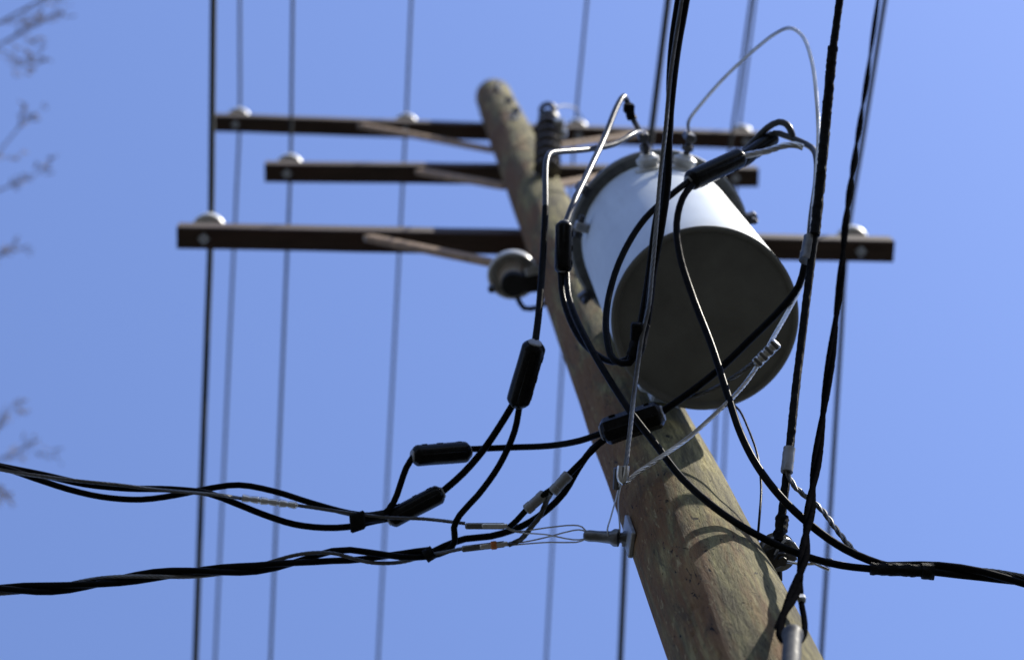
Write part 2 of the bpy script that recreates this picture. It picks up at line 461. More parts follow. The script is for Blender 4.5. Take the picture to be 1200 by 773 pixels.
p = insulator(A3, 276, 'pale pin insulator at the left end of the topmost crossarm')
line_wire(p, (281, 0), (252, 773), 'blurred wire over the left end of the topmost crossarm')
p = insulator(A3, 475, 'pale pin insulator halfway between left end of the topmost crossarm and the pole')
line_wire(p, (482, 0), (443, 773), 'blurred wire over the topmost crossarm between its left end and the pole')
p = insulator(A3, 678, 'pale pin insulator on the topmost crossarm just right of the pole')
line_wire(p, (688, 0), (640, 773), 'blurred wire over the topmost crossarm just right of the pole')
p = insulator(A3, 874, 'pale pin insulator at the right end of the topmost crossarm')
line_wire(p, (885, 0), (838, 773), 'blurred wire over the right end of the topmost crossarm')

# bolts and plates near the pole top (parts of the pole)
def pole_face(px, py):
    """where the ray through a pixel meets the pole's surface"""
    o = CAM; d = ray(px, py).normalized(); best = None
    lo, hi = 2.0, 16.0; t = lo
    while t < hi:
        q = o + d*t; c = pole_pt(q.z); e = q - c; e = e - pdir*e.dot(pdir)
        if e.length < pole_r(q.z): return q, e.normalized()
        t += 0.004
    return None
for bx, by in ((596, 121), (604, 133), (583, 108)):
    q = pole_face(bx, by)
    if q:
        q, nn = q
        w = MB(); w.lathe(q - nn*0.004, nn, [(0, 0.032), (0.006, 0.032)], 4); wsh = build('bolt_washer', w, 'galv', pole)
        build('bolt_nut', nut(q + nn*0.002, nn, 0.019, 0.03), 'steel', wsh)
tp = MB(); tp.lathe(PT - pdir*0.02, pdir, [(0, 0.016), (0.05, 0.016), (0.055, 0.01)], 8); build('top_pin', tp, 'steel', pole)

# ------------------------------------------------------------------ transformer
TB = at(826, 373, 5.0); TR = 0.2175; TH = 1.02
tank = thing('pole_transformer', 'white cylindrical pole transformer with dark round underside hung on the pole', 'transformer', TB)
m = MB(); m.lathe(TB, Z, [(0.012, TR-0.004), (0.0125, TR-0.003), (0.004, TR-0.003), (0.0041, TR), (0.25, TR), (0.5, TR), (0.75, TR), (TH-0.03, TR), (TH, TR)], 128)
body = build('tank', m, 'paint', tank, smooth=30)
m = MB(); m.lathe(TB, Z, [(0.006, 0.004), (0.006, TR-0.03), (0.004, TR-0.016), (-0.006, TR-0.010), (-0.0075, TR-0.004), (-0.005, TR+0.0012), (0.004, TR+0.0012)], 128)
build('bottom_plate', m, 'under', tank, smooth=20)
TT = TB + Z*TH
m = MB(); m.lathe(TT - Z*0.028, Z, [(0, TR+0.001), (0.001, TR+0.026), (0.008, TR+0.034), (0.030, TR+0.034), (0.040, TR+0.014)], 96)
band = build('lid_band', m, 'band', tank)
m = MB(); m.lathe(TT + Z*0.005, Z, [(0, TR+0.012), (0.02, TR+0.01), (0.045, TR*0.82), (0.06, TR*0.45), (0.064, 0.01)], 64)
build('lid', m, 'paint', tank)
def rim(a, z=0.0, r=TR):
    """point on the tank wall, angle a degrees from the side facing the camera towards the right"""
    a = R(a); return TT + Vector((math.sin(a)*r, -math.cos(a)*r, z)), Vector((math.sin(a), -math.cos(a), 0))
for a in (-58, 75, 165, -130):
    q, nn = rim(a, -0.012, TR+0.028); lug = MB(); tv = Z.cross(nn)
    lug.box(q + nn*0.012, nn*0.02, tv*0.014, Z*0.024, 0.004); lg = build('lid_clamp', lug, 'steel', tank)
    build('clamp_bolt', nut(q + nn*0.018 - Z*0.02, -Z, 0.010, 0.04), 'steel', lg)
BUSH = {}
for a in (-13, 11):
    q, nn = rim(a, -0.115)
    b = MB(); b.lathe(q - nn*0.004, nn, [(0, 0.040), (0.008, 0.040), (0.011, 0.026), (0.018, 0.026), (0.022, 0.032), (0.034, 0.032), (0.040, 0.022), (0.046, 0.018)], 24)
    bu = build('secondary_bushing', b, 'porc_grey', tank)
    s = MB(); s.lathe(q + nn*0.04, nn, [(0, 0.009), (0.05, 0.009)], 10); s.lathe(q+nn*0.052, nn, [(0, 0.016), (0.014, 0.016)], 6)
    build('stud', s, 'steel', bu)
    pl = MB(); tv = Z.cross(nn)
    pl.box(q + nn*0.088 + Z*0.02, nn*0.010, tv*0.014, Z*0.045, 0.004)
    build('terminal', pl, 'steel', bu)
    BUSH[a] = q + nn*0.095 + Z*0.045
# primary bushing and arrester on the lid, ground lug, nameplate-side lugs, mounting brackets
q = TT + Vector((-0.05, 0.06, 0.04))
b = MB(); prof = [(0, 0.05), (0.02, 0.05)]
for k in range(5): prof += [(0.03+k*0.05, 0.03), (0.04+k*0.05, 0.052), (0.05+k*0.05, 0.05), (0.06+k*0.05, 0.03)]
prof += [(0.31, 0.025), (0.33, 0.012), (0.37, 0.012)]
b.lathe(q, Z, prof, 24); build('primary_bushing', b, 'porc', tank)
toP = pole_pt(TT.z) - TT; toP.z = 0
for zz in (-0.22, -0.82):
    c = pole_pt(TT.z+zz); d = (c - (TT + Z*zz)); d.z = 0; dist = d.length; d.normalize(); s = Z.cross(d)
    mb = MB(); g0 = TT + Z*zz
    mb.box(g0 + d*(TR + (dist-TR-pole_r(c.z))/2), d*((dist-TR-pole_r(c.z))/2+0.012), s*0.035, Z*0.045, 0.006)
    mb.box(g0 + d*(TR+0.012), d*0.01, s*0.075, Z*0.06, 0.005)
    br = build('mounting_bracket', mb, 'paint', tank)
    bb = MB()
    for sg in (-1, 1): bb.lathe(g0 + d*(dist-pole_r(c.z)-0.02) + s*sg*0.02, -d, [(0, 0.012), (0.03, 0.012)], 6)
    build('bracket_bolt', bb, 'steel', br)
# wall lugs seen at the tank's left side
for a, zz in ((-76, -0.17),):
    q, nn = rim(a, zz); mb = MB(); tv = Z.cross(nn)
    mb.box(q + nn*0.018, nn*0.02, tv*0.012, Z*0.018, 0.003); lg = build('wall_lug', mb, 'galv', tank)
    bl = MB(); bl.lathe(q + nn*0.025 - tv*0.03, tv, [(0, 0.009), (0.06, 0.009)], 8); bl.lathe(q + nn*0.025 - tv*0.03, tv, [(0, 0.015), (0.012, 0.015)], 6)
    build('lug_bolt', bl, 'steel', lg)

# ------------------------------------------------------------------ porcelain cutout left of the pole and arrester right of it
o = at(601, 322, 7.35)
cut = thing('cutout_insulator', 'pale bell-shaped porcelain insulator with dark clamp at the pole\'s left edge', 'insulator', o)
down = (at(602, 345, 7.35) - at(600, 320, 7.35))
axis = ((CAM-o).normalized()*0.11 + down*0.62).normalized(); axis2 = -axis
b = MB(); b.lathe(o, axis, [(-0.075, 0.03), (-0.07, 0.046), (-0.05, 0.052), (-0.045, 0.07), (-0.025, 0.083), (0.0, 0.088), (0.012, 0.086), (0.014, 0.080), (0.004, 0.074), (-0.018, 0.066), (-0.02, 0.02)], 40)
build('bell', b, 'porc_grey', cut)
b = MB(); b.lathe(o - axis*0.03, axis, [(0, 0.056), (0.018, 0.058), (0.022, 0.05), (0.036, 0.052), (0.04, 0.045), (0.056, 0.046), (0.06, 0.038), (0.09, 0.034), (0.10, 0.028)], 28); build('core', b, 'porc_core', cut)
ctr = o + axis*0.075; pr = pole_pt(o.z); rt = at(652, 327, 7.3)
b = MB(); b.lathe(ctr - axis*0.012, axis, [(0, 0.042), (0.03, 0.042)], 20); stick(b, ctr + (rt-ctr).normalized()*0.03, rt, 0.066, 0.045, up=axis)
cl = build('clamp_arm', b, 'iron', cut)
b = MB()
loop = [ctr + (at(620+26*math.cos(a), 345+13*math.sin(a), 7.2) - at(601, 322, 7.2))*0.75 for a in [R(200-20*k) for k in range(11)]]
b.tube(P((606, 348, 7.2), (614, 361, 7.2), (630, 360, 7.2), (645, 348, 7.25), (651, 333, 7.3)), 0.009, 8); build('bail', b, 'iron', cl)
b = MB()
for k in range(4):
    s0 = at(617+k*5.5, 314-k*1.2, 7.25); b.lathe(s0, (at(622, 326, 7.25)-at(617, 312, 7.25)), [(0, 0.010), (0.028, 0.010)], 8)
build('spring_coil', b, 'galv', cl)
b = MB(); b.lathe(at(576, 337, 7.25), axis, [(0, 0.013), (0.02, 0.013)], 6); build('clamp_bolt', b, 'steel', cut)
b = MB(); stick(b, o + axis2*0.07, pole_pt((o+axis2*0.07).z), 0.05, 0.012, up=Z); build('bracket', b, 'galv', cut)
# arrester, dark stacked insulator
a0 = at(641, 203, 8.72); a1 = at(643, 142, 8.95)
ar = thing('lightning_arrester', 'dark ribbed arrester standing upright at the right edge of the pole near its top', 'arrester', a0)
dd = a1-a0; L = dd.length; prof = [(0, 0.04)]
k = 0.02
while k < L-0.02:
    prof += [(k, 0.028), (k+0.005, 0.056), (k+0.011, 0.054), (k+0.02, 0.028)]; k += 0.052
prof += [(L, 0.04)]
b = MB(); b.lathe(a0, dd, prof, 24); build('ribbed_body', b, 'porc_dark', ar)
b = MB(); b.lathe(a1, dd, [(0, 0.045), (0.025, 0.045), (0.035, 0.02), (0.05, 0.018)], 20); hd = build('cap', b, 'steel', ar)
rc = at(642, 130, 8.98)
b = MB(); ru, rw = at(650, 130, 8.98)-rc, at(642, 122, 8.98)-rc
b.tube([rc + ru*math.cos(a) + rw*math.sin(a) for a in [2*math.pi*i/16 for i in range(17)]], 0.011, 8); build('ring', b, 'steel', hd)
b = MB()
for (x, y) in ((655, 146), (658, 158)): b.lathe(at(x-6, y-2, 8.9), X, [(0, 0.022), (0.04, 0.022), (0.045, 0.01)], 10)
build('contact', b, 'alu', ar)
b = MB(); stick(b, at(640, 188, 8.8), pole_pt(at(640, 188, 8.8).z), 0.05, 0.012, up=Z); build('bracket', b, 'galv', ar)
b = MB(); b.tube(P((648, 128, 9.0), (660, 124, 9.6), (675, 128, 10.4), (684, 142, 11.0)), 0.004, 6)
b2 = build('lead', b, 'wire', ar)

# ------------------------------------------------------------------ connector covers
CN = 0
def cover(x0, y0, x1, y1, d0, d1, dia, label, flat=0.92, mat='cover', sides=24):
    a, b = at(x0, y0, d0), at(x1, y1, d1); L = (b-a).length; ax_ = (b-a).normalized(); r = dia/2
    t = thing('splice_cover', label, 'splice cover', (a+b)/2, 'black splice covers on the cables')
    vdir = (CAM-a).normalized(); u = (vdir - ax_*vdir.dot(ax_)).normalized()
    mb = MB(); ch = r*0.34; k_ = random.uniform(0.97, 1.03)
    mb.lathe(a, ax_, [(0, r*0.66), (ch*0.5, r*0.86), (ch, r*0.985), (ch*1.5, r), (L*0.3, r*k_), (L*0.7, r*1.01), (L-ch*1.5, r), (L-ch, r*0.985), (L-ch*0.5, r*0.86), (L, r*0.66)], sides, flat, u)
    bd = build('shell', mb, mat, t, smooth=32)
    for s in (0, 1):
        e = MB(); o = a if s == 0 else b; dr = -ax_ if s == 0 else ax_
        e.lathe(o - dr*0.003, dr, [(0, r*0.6), (0.005, r*0.6), (0.007, r*0.5)], 14, flat, u); build('end_plug', e, 'plast', bd)
    e = MB(); w = ax_.cross(u); sg = random.choice((-1, 1))
    for k in (0.22, 0.52, 0.8):                                    # latches along the closing seam
        e.box(a + ax_*(L*(k + random.uniform(-.04, .04))) + w*sg*r*flat*0.98, ax_*random.uniform(0.005, 0.009), w*0.0014, u*0.006, 0.0006)
    stick(e, a + ax_*ch*1.6 + u*r*1.0, b - ax_*ch*1.6 + u*r*1.0, 0.004, 0.003, up=u, bev=0.0008)
    build('latch', e, mat, bd)
    return t
cover(627, 402, 606, 474, 4.72, 4.78, 0.058, 'upright black splice cover hanging left of the pole, cables leaving its lower end')
cover(484, 534, 550, 529, 4.76, 4.80, 0.052, 'short level black splice cover left of the pole above the slanting one')
cover(456, 609, 518, 577, 4.74, 4.76, 0.048, 'slanting black splice cover lowest left, at the start of the left service drop')
cover(706, 507, 776, 484, 4.62, 4.60, 0.060, 'large black splice cover in front of the pole below the tank', flat=1.0, sides=8)
cover(661, 261, 660, 319, 4.98, 4.95, 0.044, 'narrow upright black splice cover at the left side of the white tank')
cover(807, 213, 869, 184, 4.96, 5.04, 0.052, 'glossy black splice cover across the upper front of the white tank')
cover(866, 190, 908, 160, 5.16, 5.22, 0.040, 'grey-black splice cover partly behind the glossy one beside the tank lid')

# ------------------------------------------------------------------ cables
def cable(name, label, pts, r=0.0072, mat='cable', group=None, rope=False, n=12, cat='cable', **kw):
    mb = MB()
    if rope: mb.rope(pts, r, **kw)
    else: mb.tube(pts, r, n, **kw)
    return single(name, mb, mat, label, cat, group, smooth=50)
LEG = 'black insulated service cables'
# from the tank's left terminal out to the left and down to the upright cover
t = thing('tank_lead', 'lead from tank terminal bending left then straight down in front of the pole, black below', 'cable', at(640, 250, 5.0), LEG)
lp = spline([BUSH[-13]] + P((742, 157, 5.6), (720, 169, 5.5), (690, 175, 5.4), (655, 178, 5.25), (644, 180, 5.2), (640, 190, 5.16), (639, 250, 5.02), (635, 320, 4.9), (631, 370, 4.8), (627, 402, 4.73)), 0.02)
kk = next(i for i, q in enumerate(lp) if pix(q)[1] > 235)
b = MB(); b.tube(lp[:kk+1], 0.0074, 12, smooth=False); build('grey_end', b, 'lead', t)
b = MB(); b.tube(lp[kk:], 0.0080, 12, smooth=False); build('black_jacket', b, 'cable', t)
cable('tank_lead', 'grey lead folded at its top and slanting down to the narrow cover',
      [BUSH[-13]] + P((741, 137, 5.7), (736, 122, 5.7), (731, 113, 5.65), (724, 123, 5.6), (708, 162, 5.45), (690, 200, 5.25), (672, 238, 5.05), (663, 262, 4.98)), 0.0078, 'lead', LEG)
b = MB(); b.tube(P((741, 140, 5.69), (735, 122, 5.69)), 0.012, 10, rough=0.25, step=0.006); b.box(at(737, 127, 5.66), X*0.014, Y*0.012, Z*0.016, 0.003)
single('lead_clip', b, 'tape', 'small black clip on the folded lead above the tank lid', 'clip')
cable('jumper_cable', 'black cable from the narrow cover curving down to the taped joint under the tank',
      P((657, 319, 4.95), (659, 345, 4.9), (668, 375, 4.82), (682, 400, 4.75), (700, 416, 4.68), (718, 424, 4.62), (735, 421, 4.58), (746, 408, 4.56)), 0.0072, group=LEG)
cable('jumper_cable', 'long black cable from the narrow cover crossing the large cover to the right-hand drop',
      P((664, 319, 4.95), (667, 350, 4.85), (684, 392, 4.72), (710, 438, 4.6), (740, 484, 4.50), (768, 520, 4.44), (800, 561, 4.36), (845, 600, 4.28), (890, 628, 4.22), (940, 650, 4.2), (985, 662, 4.2), (1030, 667, 4.2)), 0.0075, group=LEG)
cable('jumper_cable', 'black cable from the upright cover down to the slanting cover',
      P((602, 472, 4.78), (590, 492, 4.78), (568, 525, 4.77), (543, 554, 4.76), (517, 577, 4.76)), 0.0080, group=LEG)
cable('jumper_cable', 'black cable from the upright cover curving down into the lower left drop',
      P((609, 474, 4.78), (603, 505, 4.76), (585, 545, 4.74), (560, 580, 4.72), (539, 603, 4.71), (532, 618, 4.7), (533, 634, 4.7), (524, 645, 4.7), (505, 651, 4.7)), 0.0072, group=LEG)
cable('jumper_cable', 'black cable running level from the large cover to the short level cover',
      P((706, 507, 4.62), (680, 516, 4.66), (645, 522, 4.72), (600, 524, 4.77), (550, 526, 4.8)), 0.0072, group=LEG)
cable('jumper_cable', 'black cable from the large cover sweeping down left into the lower drop',
      P((708, 515, 4.62), (694, 526, 4.63), (678, 548, 4.65), (661, 577, 4.68), (640, 598, 4.7), (612, 616, 4.72), (575, 628, 4.72), (545, 631, 4.72), (520, 640, 4.71), (500, 650, 4.7)), 0.0076, group=LEG)
cable('jumper_cable', 'short black cable from the short level cover down to the upper left drop',
      P((484, 535, 4.76), (476, 548, 4.75), (469, 568, 4.74), (461, 589, 4.73), (448, 603, 4.72), (425, 607, 4.72)), 0.0072, group=LEG)
cable('jumper_cable', 'black cable from the glossy cover looping left round the tank front to the taped joint',
      P((809, 211, 4.96), (792, 224, 4.92), (756, 256, 4.86), (727, 304, 4.78), (712, 355, 4.7), (711, 395, 4.62), (720, 422, 4.56), (738, 425, 4.54), (749, 408, 4.54)), 0.0075, group=LEG)
cable('jumper_cable', 'black cable from the glossy cover hanging across the dark tank bottom to the right drop',
      P((815, 212, 4.96), (800, 232, 4.92), (793, 262, 4.88), (797, 300, 4.82), (812, 348, 4.74), (834, 405, 4.62), (853, 463, 4.5), (868, 508, 4.42), (887, 545, 4.36), (915, 582, 4.3), (950, 615, 4.25), (990, 643, 4.22), (1030, 660, 4.2), (1050, 665, 4.2)), 0.0080, group=LEG)
cable('jumper_cable', 'black cable from the large cover rising right across the tank bottom to the ragged cable',
      P((776, 482, 4.60), (798, 467, 4.6), (840, 435, 4.62), (880, 397, 4.65), (915, 362, 4.68), (936, 335, 4.7), (943, 310, 4.72), (947, 285, 4.74)), 0.0080, group=LEG)
# leads at the right of the glossy cover
cable('tank_lead', 'bright bare lead poking from the right end of the glossy cover',
      P((867, 184, 5.04), (880, 181, 5.05), (900, 177, 5.07), (918, 171, 5.08), (932, 170, 5.08), (941, 173, 5.08)), 0.0085, 'alu', rope=True)
cable('tank_lead', 'dark lead arching up from the grey-black cover and bending back down',
      P((872, 178, 5.22), (884, 165, 5.22), (899, 150, 5.2), (913, 143, 5.18), (922, 146, 5.17), (927, 154, 5.16), (929, 161, 5.16)), 0.0082, 'lead')
cable('tank_lead', 'dark lead from the grey-black cover running right to join the bare neutral',
      P((895, 168, 5.2), (908, 156, 5.2), (920, 159, 5.18), (938, 166, 5.14), (951, 173, 5.1), (957, 186, 5.03), (957, 210, 4.98), (951, 255, 4.9), (948, 290, 4.83)), 0.0078, 'lead')
cable('neutral_lead', 'bare stranded aluminium lead arching high from tank terminal then down beside the ragged cable',
      [BUSH[11]] + P((808, 140, 5.75), (824, 119, 5.7), (850, 90, 5.6), (880, 62, 5.5), (908, 40, 5.4), (926, 33, 5.33), (940, 42, 5.28), (951, 70, 5.2), (957, 115, 5.1), (959, 160, 5.03), (956, 215, 4.95), (951, 262, 4.88), (948, 300, 4.8), (941, 330, 4.74), (925, 362, 4.68), (908, 392, 4.62), (897, 412, 4.58), (880, 440, 4.54), (862, 462, 4.5), (838, 485, 4.46), (805, 514, 4.42), (770, 538, 4.38), (745, 555, 4.36), (733, 565, 4.35), (728, 562, 4.35), (730, 550, 4.36)), 0.0052, 'alu', rope=True)
cable('neutral_tail', 'short bare wire tail under the tank bottom ending in the squeezed connector',
      P((806, 466, 4.62), (830, 458, 4.6), (858, 443, 4.58), (880, 427, 4.56), (897, 412, 4.55), (908, 404, 4.55)), 0.0050, 'alu_dull', rope=True)
t = thing('squeeze_connector', 'ribbed bare metal squeeze connector below the tank bottom at right', 'connector', at(897, 413, 4.55))
b = MB(); a, c = at(885, 427, 4.56), at(911, 401, 4.55); dd = c-a; L = dd.length
b.lathe(a, dd, [(0, 0.009)] + [q for k in range(4) for q in ((L*(0.04+k*0.25), 0.0128), (L*(0.21+k*0.25), 0.0128), (L*(0.24+k*0.25), 0.011))] + [(L, 0.009)], 12, 0.85); build('barrel', b, 'alu', t)
b = MB(); vd = (CAM-a).normalized()
for k in (0.12, 0.37, 0.62, 0.87): stick(b, a + dd*(k-0.05) + vd*0.009, a + dd*(k+0.05) + vd*0.009, 0.022, 0.005, up=vd, bev=0.001)
build('crimp_rib', b, 'alu_dull', t)

# cable bundle coming down from the top in front of the tank
up0 = P((800, 0, 4.75), (790, 60, 4.72)); e0 = ext(at(786, 90, 4.7), at(800, 0, 4.75), 7)
t = thing('secondary_cable', 'thick twisted cable bundle coming down from the top edge in front of the tank', 'cable', at(782, 130, 4.68))
b = MB(); b.tube([e0] + P((804, 0, 4.75), (795, 50, 4.73), (789, 95, 4.70), (784, 150, 4.68), (782, 215, 4.65), (775, 265, 4.62), (765, 320, 4.60), (759, 370, 4.56), (752, 402, 4.55), (743, 418, 4.54)), 0.0088, 12); build('black_conductor', b, 'cable', t)
b = MB(); b.tube([e0 + X*0.02] + P((795, 0, 4.74), (788, 50, 4.74), (785, 95, 4.72), (785, 150, 4.70), (777, 215, 4.66), (768, 265, 4.64), (761, 320, 4.62), (753, 370, 4.58), (747, 400, 4.56), (738, 424, 4.55)), 0.0082, 12); build('black_conductor', b, 'cable', t)
b = MB(); b.rope([e0 - X*0.02] + P((799, 0, 4.72), (791, 50, 4.71), (785, 95, 4.685), (780, 150, 4.66), (773, 215, 4.63), (769, 265, 4.60), (764, 320, 4.57), (760, 360, 4.54), (752, 395, 4.52), (747, 430, 4.5), (742, 470, 4.46), (737, 515, 4.4), (732, 550, 4.36), (727, 561, 4.35), (732, 566, 4.35)), 0.0052); build('bare_messenger', b, 'alu_dull', t)
b = MB(); b.tube(P((753, 380, 4.55), (748, 402, 4.54), (742, 418, 4.54)), 0.017, 14, rough=0.12, step=0.005); b.box(at(746, 388, 4.53), X*0.012, Y*0.018, Z*0.012, 0.003); build('tape_wrap', b, 'tape', t)

# ragged taped cable, right of the tank
t = thing('taped_cable', 'ragged black taped cable running from the top edge down past the tank\'s right side', 'cable', at(955, 290, 4.7))
e1 = ext(at(975, 70, 4.84), at(984, 0, 4.87), 7)
main = [e1] + P((984, 0, 4.87), (976, 60, 4.84), (968, 140, 4.8), (961, 220, 4.74), (953, 290, 4.68), (946, 345, 4.62), (938, 410, 4.55), (931, 470, 4.47), (925, 530, 4.40), (918, 590, 4.33), (913, 634, 4.28))
b = MB(); b.tube(main, 0.0088, 14, step=0.006, rough=0.12); build('taped_core', b, 'tape', t)
b = MB(); b.tube(P((976, 55, 4.84), (968, 140, 4.8), (961, 220, 4.74), (955, 275, 4.69)), 0.0112, 14, step=0.005, rough=0.16); build('tape_wrap', b, 'tape', t)
b = MB(); b.tube(P((950, 278, 4.70), (944, 306, 4.67)), 0.0155, 14, step=0.006, rough=0.1); build('clamp_sleeve', b, 'alu_dull', t)
b = MB(); b.tube(P((925, 525, 4.39), (922, 553, 4.36)), 0.0125, 14, step=0.006, rough=0.08); build('clamp_sleeve', b, 'plast', t)
b = MB(); b.tube(P((917, 605, 4.31), (913, 635, 4.28)), 0.0125, 14, step=0.005, rough=0.3); build('tape_wrap', b, 'tape', t)
cable('neutral_lead', 'twisted bare wire from the pale sleeve slanting right to the right-hand drop',
      P((922, 552, 4.36), (930, 568, 4.34), (945, 582, 4.32), (962, 596, 4.30), (978, 617, 4.27), (993, 636, 4.24), (1008, 652, 4.22), (1030, 662, 4.21)), 0.0062, 'alu_dull', rope=True, strands=3, pitch=0.07)
# cable dropping to the grey thimble at the bottom
t = thing('guy_cable', 'dark cable from the top right dropping to the grey thimble at the pole\'s lower right', 'cable', at(960, 500, 4.4))
b = MB(); e2 = ext(at(1015, 80, 6.3), at(1028, 0, 6.6), 9)
gp = spline([e2] + P((1029, 0, 6.6), (1016, 90, 6.2), (1002, 180, 5.8), (991, 260, 5.4), (987, 310, 5.2), (978, 385, 4.95), (968, 460, 4.7), (957, 540, 4.45), (946, 620, 4.12), (938, 672, 3.90), (928, 700, 3.80), (918, 721, 3.70), (914, 738, 3.63), (917, 749, 3.58), (928, 755, 3.55)), 0.012)
gf = frames(gp); acc = [0]
for a, c in zip(gp, gp[1:]): acc.append(acc[-1] + (c-a).length)
for k in range(2):
    hp = []
    for p_, (u_, w_), l in zip(gp, gf, acc):
        sp = (0.0032 + 0.0018*min(1, max(0, (l/acc[-1]-0.78)/0.12)))*min(1, max(0.15, (acc[-1]-l)/0.3)); aa = math.pi*k + 11*l + 1.3*math.sin(l*3.1); hp.append(p_ + u_*sp*math.cos(aa) + w_*sp*math.sin(aa))
    b = MB(); b.tube(hp, 0.0042, 9, smooth=False, rough=0.10, taper=lambda s: 1 + 0.5*min(1, max(0, (s-0.78)/0.12))); build('strand', b, 'wrap', t, smooth=50)
b = MB(); b.tube(P((937, 676, 3.88), (938, 690, 3.86), (939, 705, 3.82), (942, 722, 3.74), (943, 736, 3.67), (940, 748, 3.60), (928, 757, 3.55)), 0.0055, 9); build('return_loop', b, 'wrap', t)
b = MB(); b.box(at(939, 701, 3.82), X*0.007, Y*0.006, Z*0.010, 0.002); build('ferrule', b, 'galv', t)
b = MB(); b.tube(P((926, 704, 3.78), (917, 718, 3.70), (908, 735, 3.63)), 0.005, 7, taper=lambda s: 1.4-s); build('frayed_tail', b, 'wrap', t)
o = at(929, 741, 3.56)
t = thing('grey_thimble', 'rounded grey plastic thimble holding a cable loop at the bottom right of the pole', 'thimble', o)
b = MB(); a, c = at(929, 740, 3.56), at(925, 815, 3.30); dd = c-a; L = dd.length
b.lathe(a, dd, [(0, 0.010), (0.003, 0.0145), (0.010, 0.0178), (0.018, 0.018), (0.026, 0.0155), (0.04, 0.0152), (L, 0.0165)], 20); build('shank', b, 'plast_lt', t)
b = MB(); stick(b, c, pole_pt(c.z) + (c-pole_pt(c.z)).normalized()*(pole_r(c.z)-0.02), 0.03, 0.012); build('bracket', b, 'galv', t)

# ------------------------------------------------------------------ left service drops
t = thing('service_drop', 'upper black service drop leaving the left edge, strands spread apart', 'cable', at(250, 577, 4.7))
eA = ext(at(60, 558, 4.62), at(0, 545, 4.6), 8)
b = MB(); b.tube([eA] + P((0, 546, 4.6), (50, 556, 4.62), (100, 567, 4.63), (150, 572, 4.65), (200, 573, 4.66), (245, 578, 4.67), (275, 589, 4.68), (310, 603, 4.69), (345, 614, 4.7), (380, 618, 4.71), (408, 617, 4.72), (440, 610, 4.73), (457, 607, 4.74)), 0.0074, 12); build('black_conductor', b, 'cable', t)
b = MB(); b.tube([eA - Y*0.0 + Z*0.02] + P((0, 547, 4.59), (40, 560, 4.6), (80, 573, 4.62), (120, 582, 4.64), (165, 585, 4.66), (205, 580, 4.69), (245, 572, 4.70), (280, 568, 4.70), (320, 575, 4.70), (365, 589, 4.71), (410, 601, 4.72), (450, 606, 4.72)), 0.0068, 12); build('black_conductor', b, 'cable', t)
b = MB(); b.rope([eA - Z*0.02] + P((0, 550, 4.57), (50, 558, 4.59), (90, 563, 4.60), (140, 568, 4.62), (180, 573, 4.64), (225, 577, 4.64), (260, 580, 4.65), (285, 584, 4.68), (350, 592, 4.69), (410, 601, 4.70), (455, 606, 4.71), (500, 608, 4.72), (545, 613, 4.72)), 0.0042); build('bare_messenger', b, 'alu_dull', t)
b = MB(); a = at(283, 583, 4.67); c = at(349, 592, 4.68); L = (c-a).length; prof = [(0, 0.004)]
for k in range(6): prof += [(L*(k/6+0.02), 0.0075 if k % 2 else 0.009), (L*(k/6+0.12), 0.0085 if k % 2 else 0.0078), (L*(k/6+0.15), 0.006)]
b.lathe(a, c-a, prof + [(L, 0.004)], 12); build('crimp_sleeve', b, 'alu', t)
b = MB(); b.box(at(419, 611, 4.70), (at(428, 608, 4.70)-at(419, 611, 4.70)), (at(420, 622, 4.70)-at(419, 611, 4.70)), ray(419, 611).normalized()*0.016, 0.004); b.tube(P((410, 609, 4.71), (450, 604, 4.72)), 0.013, 12, rough=0.1, step=0.006); build('tape_wrap', b, 'tape', t)

t = thing('service_drop', 'lower black service drop leaving the left edge as one tight twist', 'cable', at(250, 670, 4.65))
cen = P((0, 691, 4.55), (60, 689, 4.57), (120, 681, 4.58), (180, 674, 4.6), (240, 670, 4.61), (300, 665, 4.63), (345, 656, 4.65), (390, 650, 4.66), (430, 653, 4.68), (470, 653, 4.69), (505, 648, 4.7))
eB = ext(at(60, 691, 4.57), at(0, 693, 4.55), 8)
cs = spline([eB] + cen, 0.03); fr = frames(cs); acc = [0]
for a, c in zip(cs, cs[1:]): acc.append(acc[-1] + (c-a).length)
for k in range(3):
    hp = []
    for p_, (u_, w_), l in zip(cs, fr, acc):
        rem = acc[-1]-l; sp = 0.0078 + 0.006*max(0, 1-abs(rem-0.18)/0.2)
        aa = 2*math.pi*(k/3) + l/0.42*2*math.pi; hp.append(p_ + u_*sp*math.cos(aa) + w_*sp*math.sin(aa))
    b = MB()
    if k < 2: b.tube(hp, 0.0072, 12, smooth=False); build('black_conductor', b, 'cable', t)
    else: b.rope(hp, 0.0046); build('bare_messenger', b, 'alu_dull', t)
b = MB(); b.tube(P((498, 652, 4.68), (508, 646, 4.68)), 0.015, 12, rough=0.1, step=0.005); build('tape_wrap', b, 'tape', t)

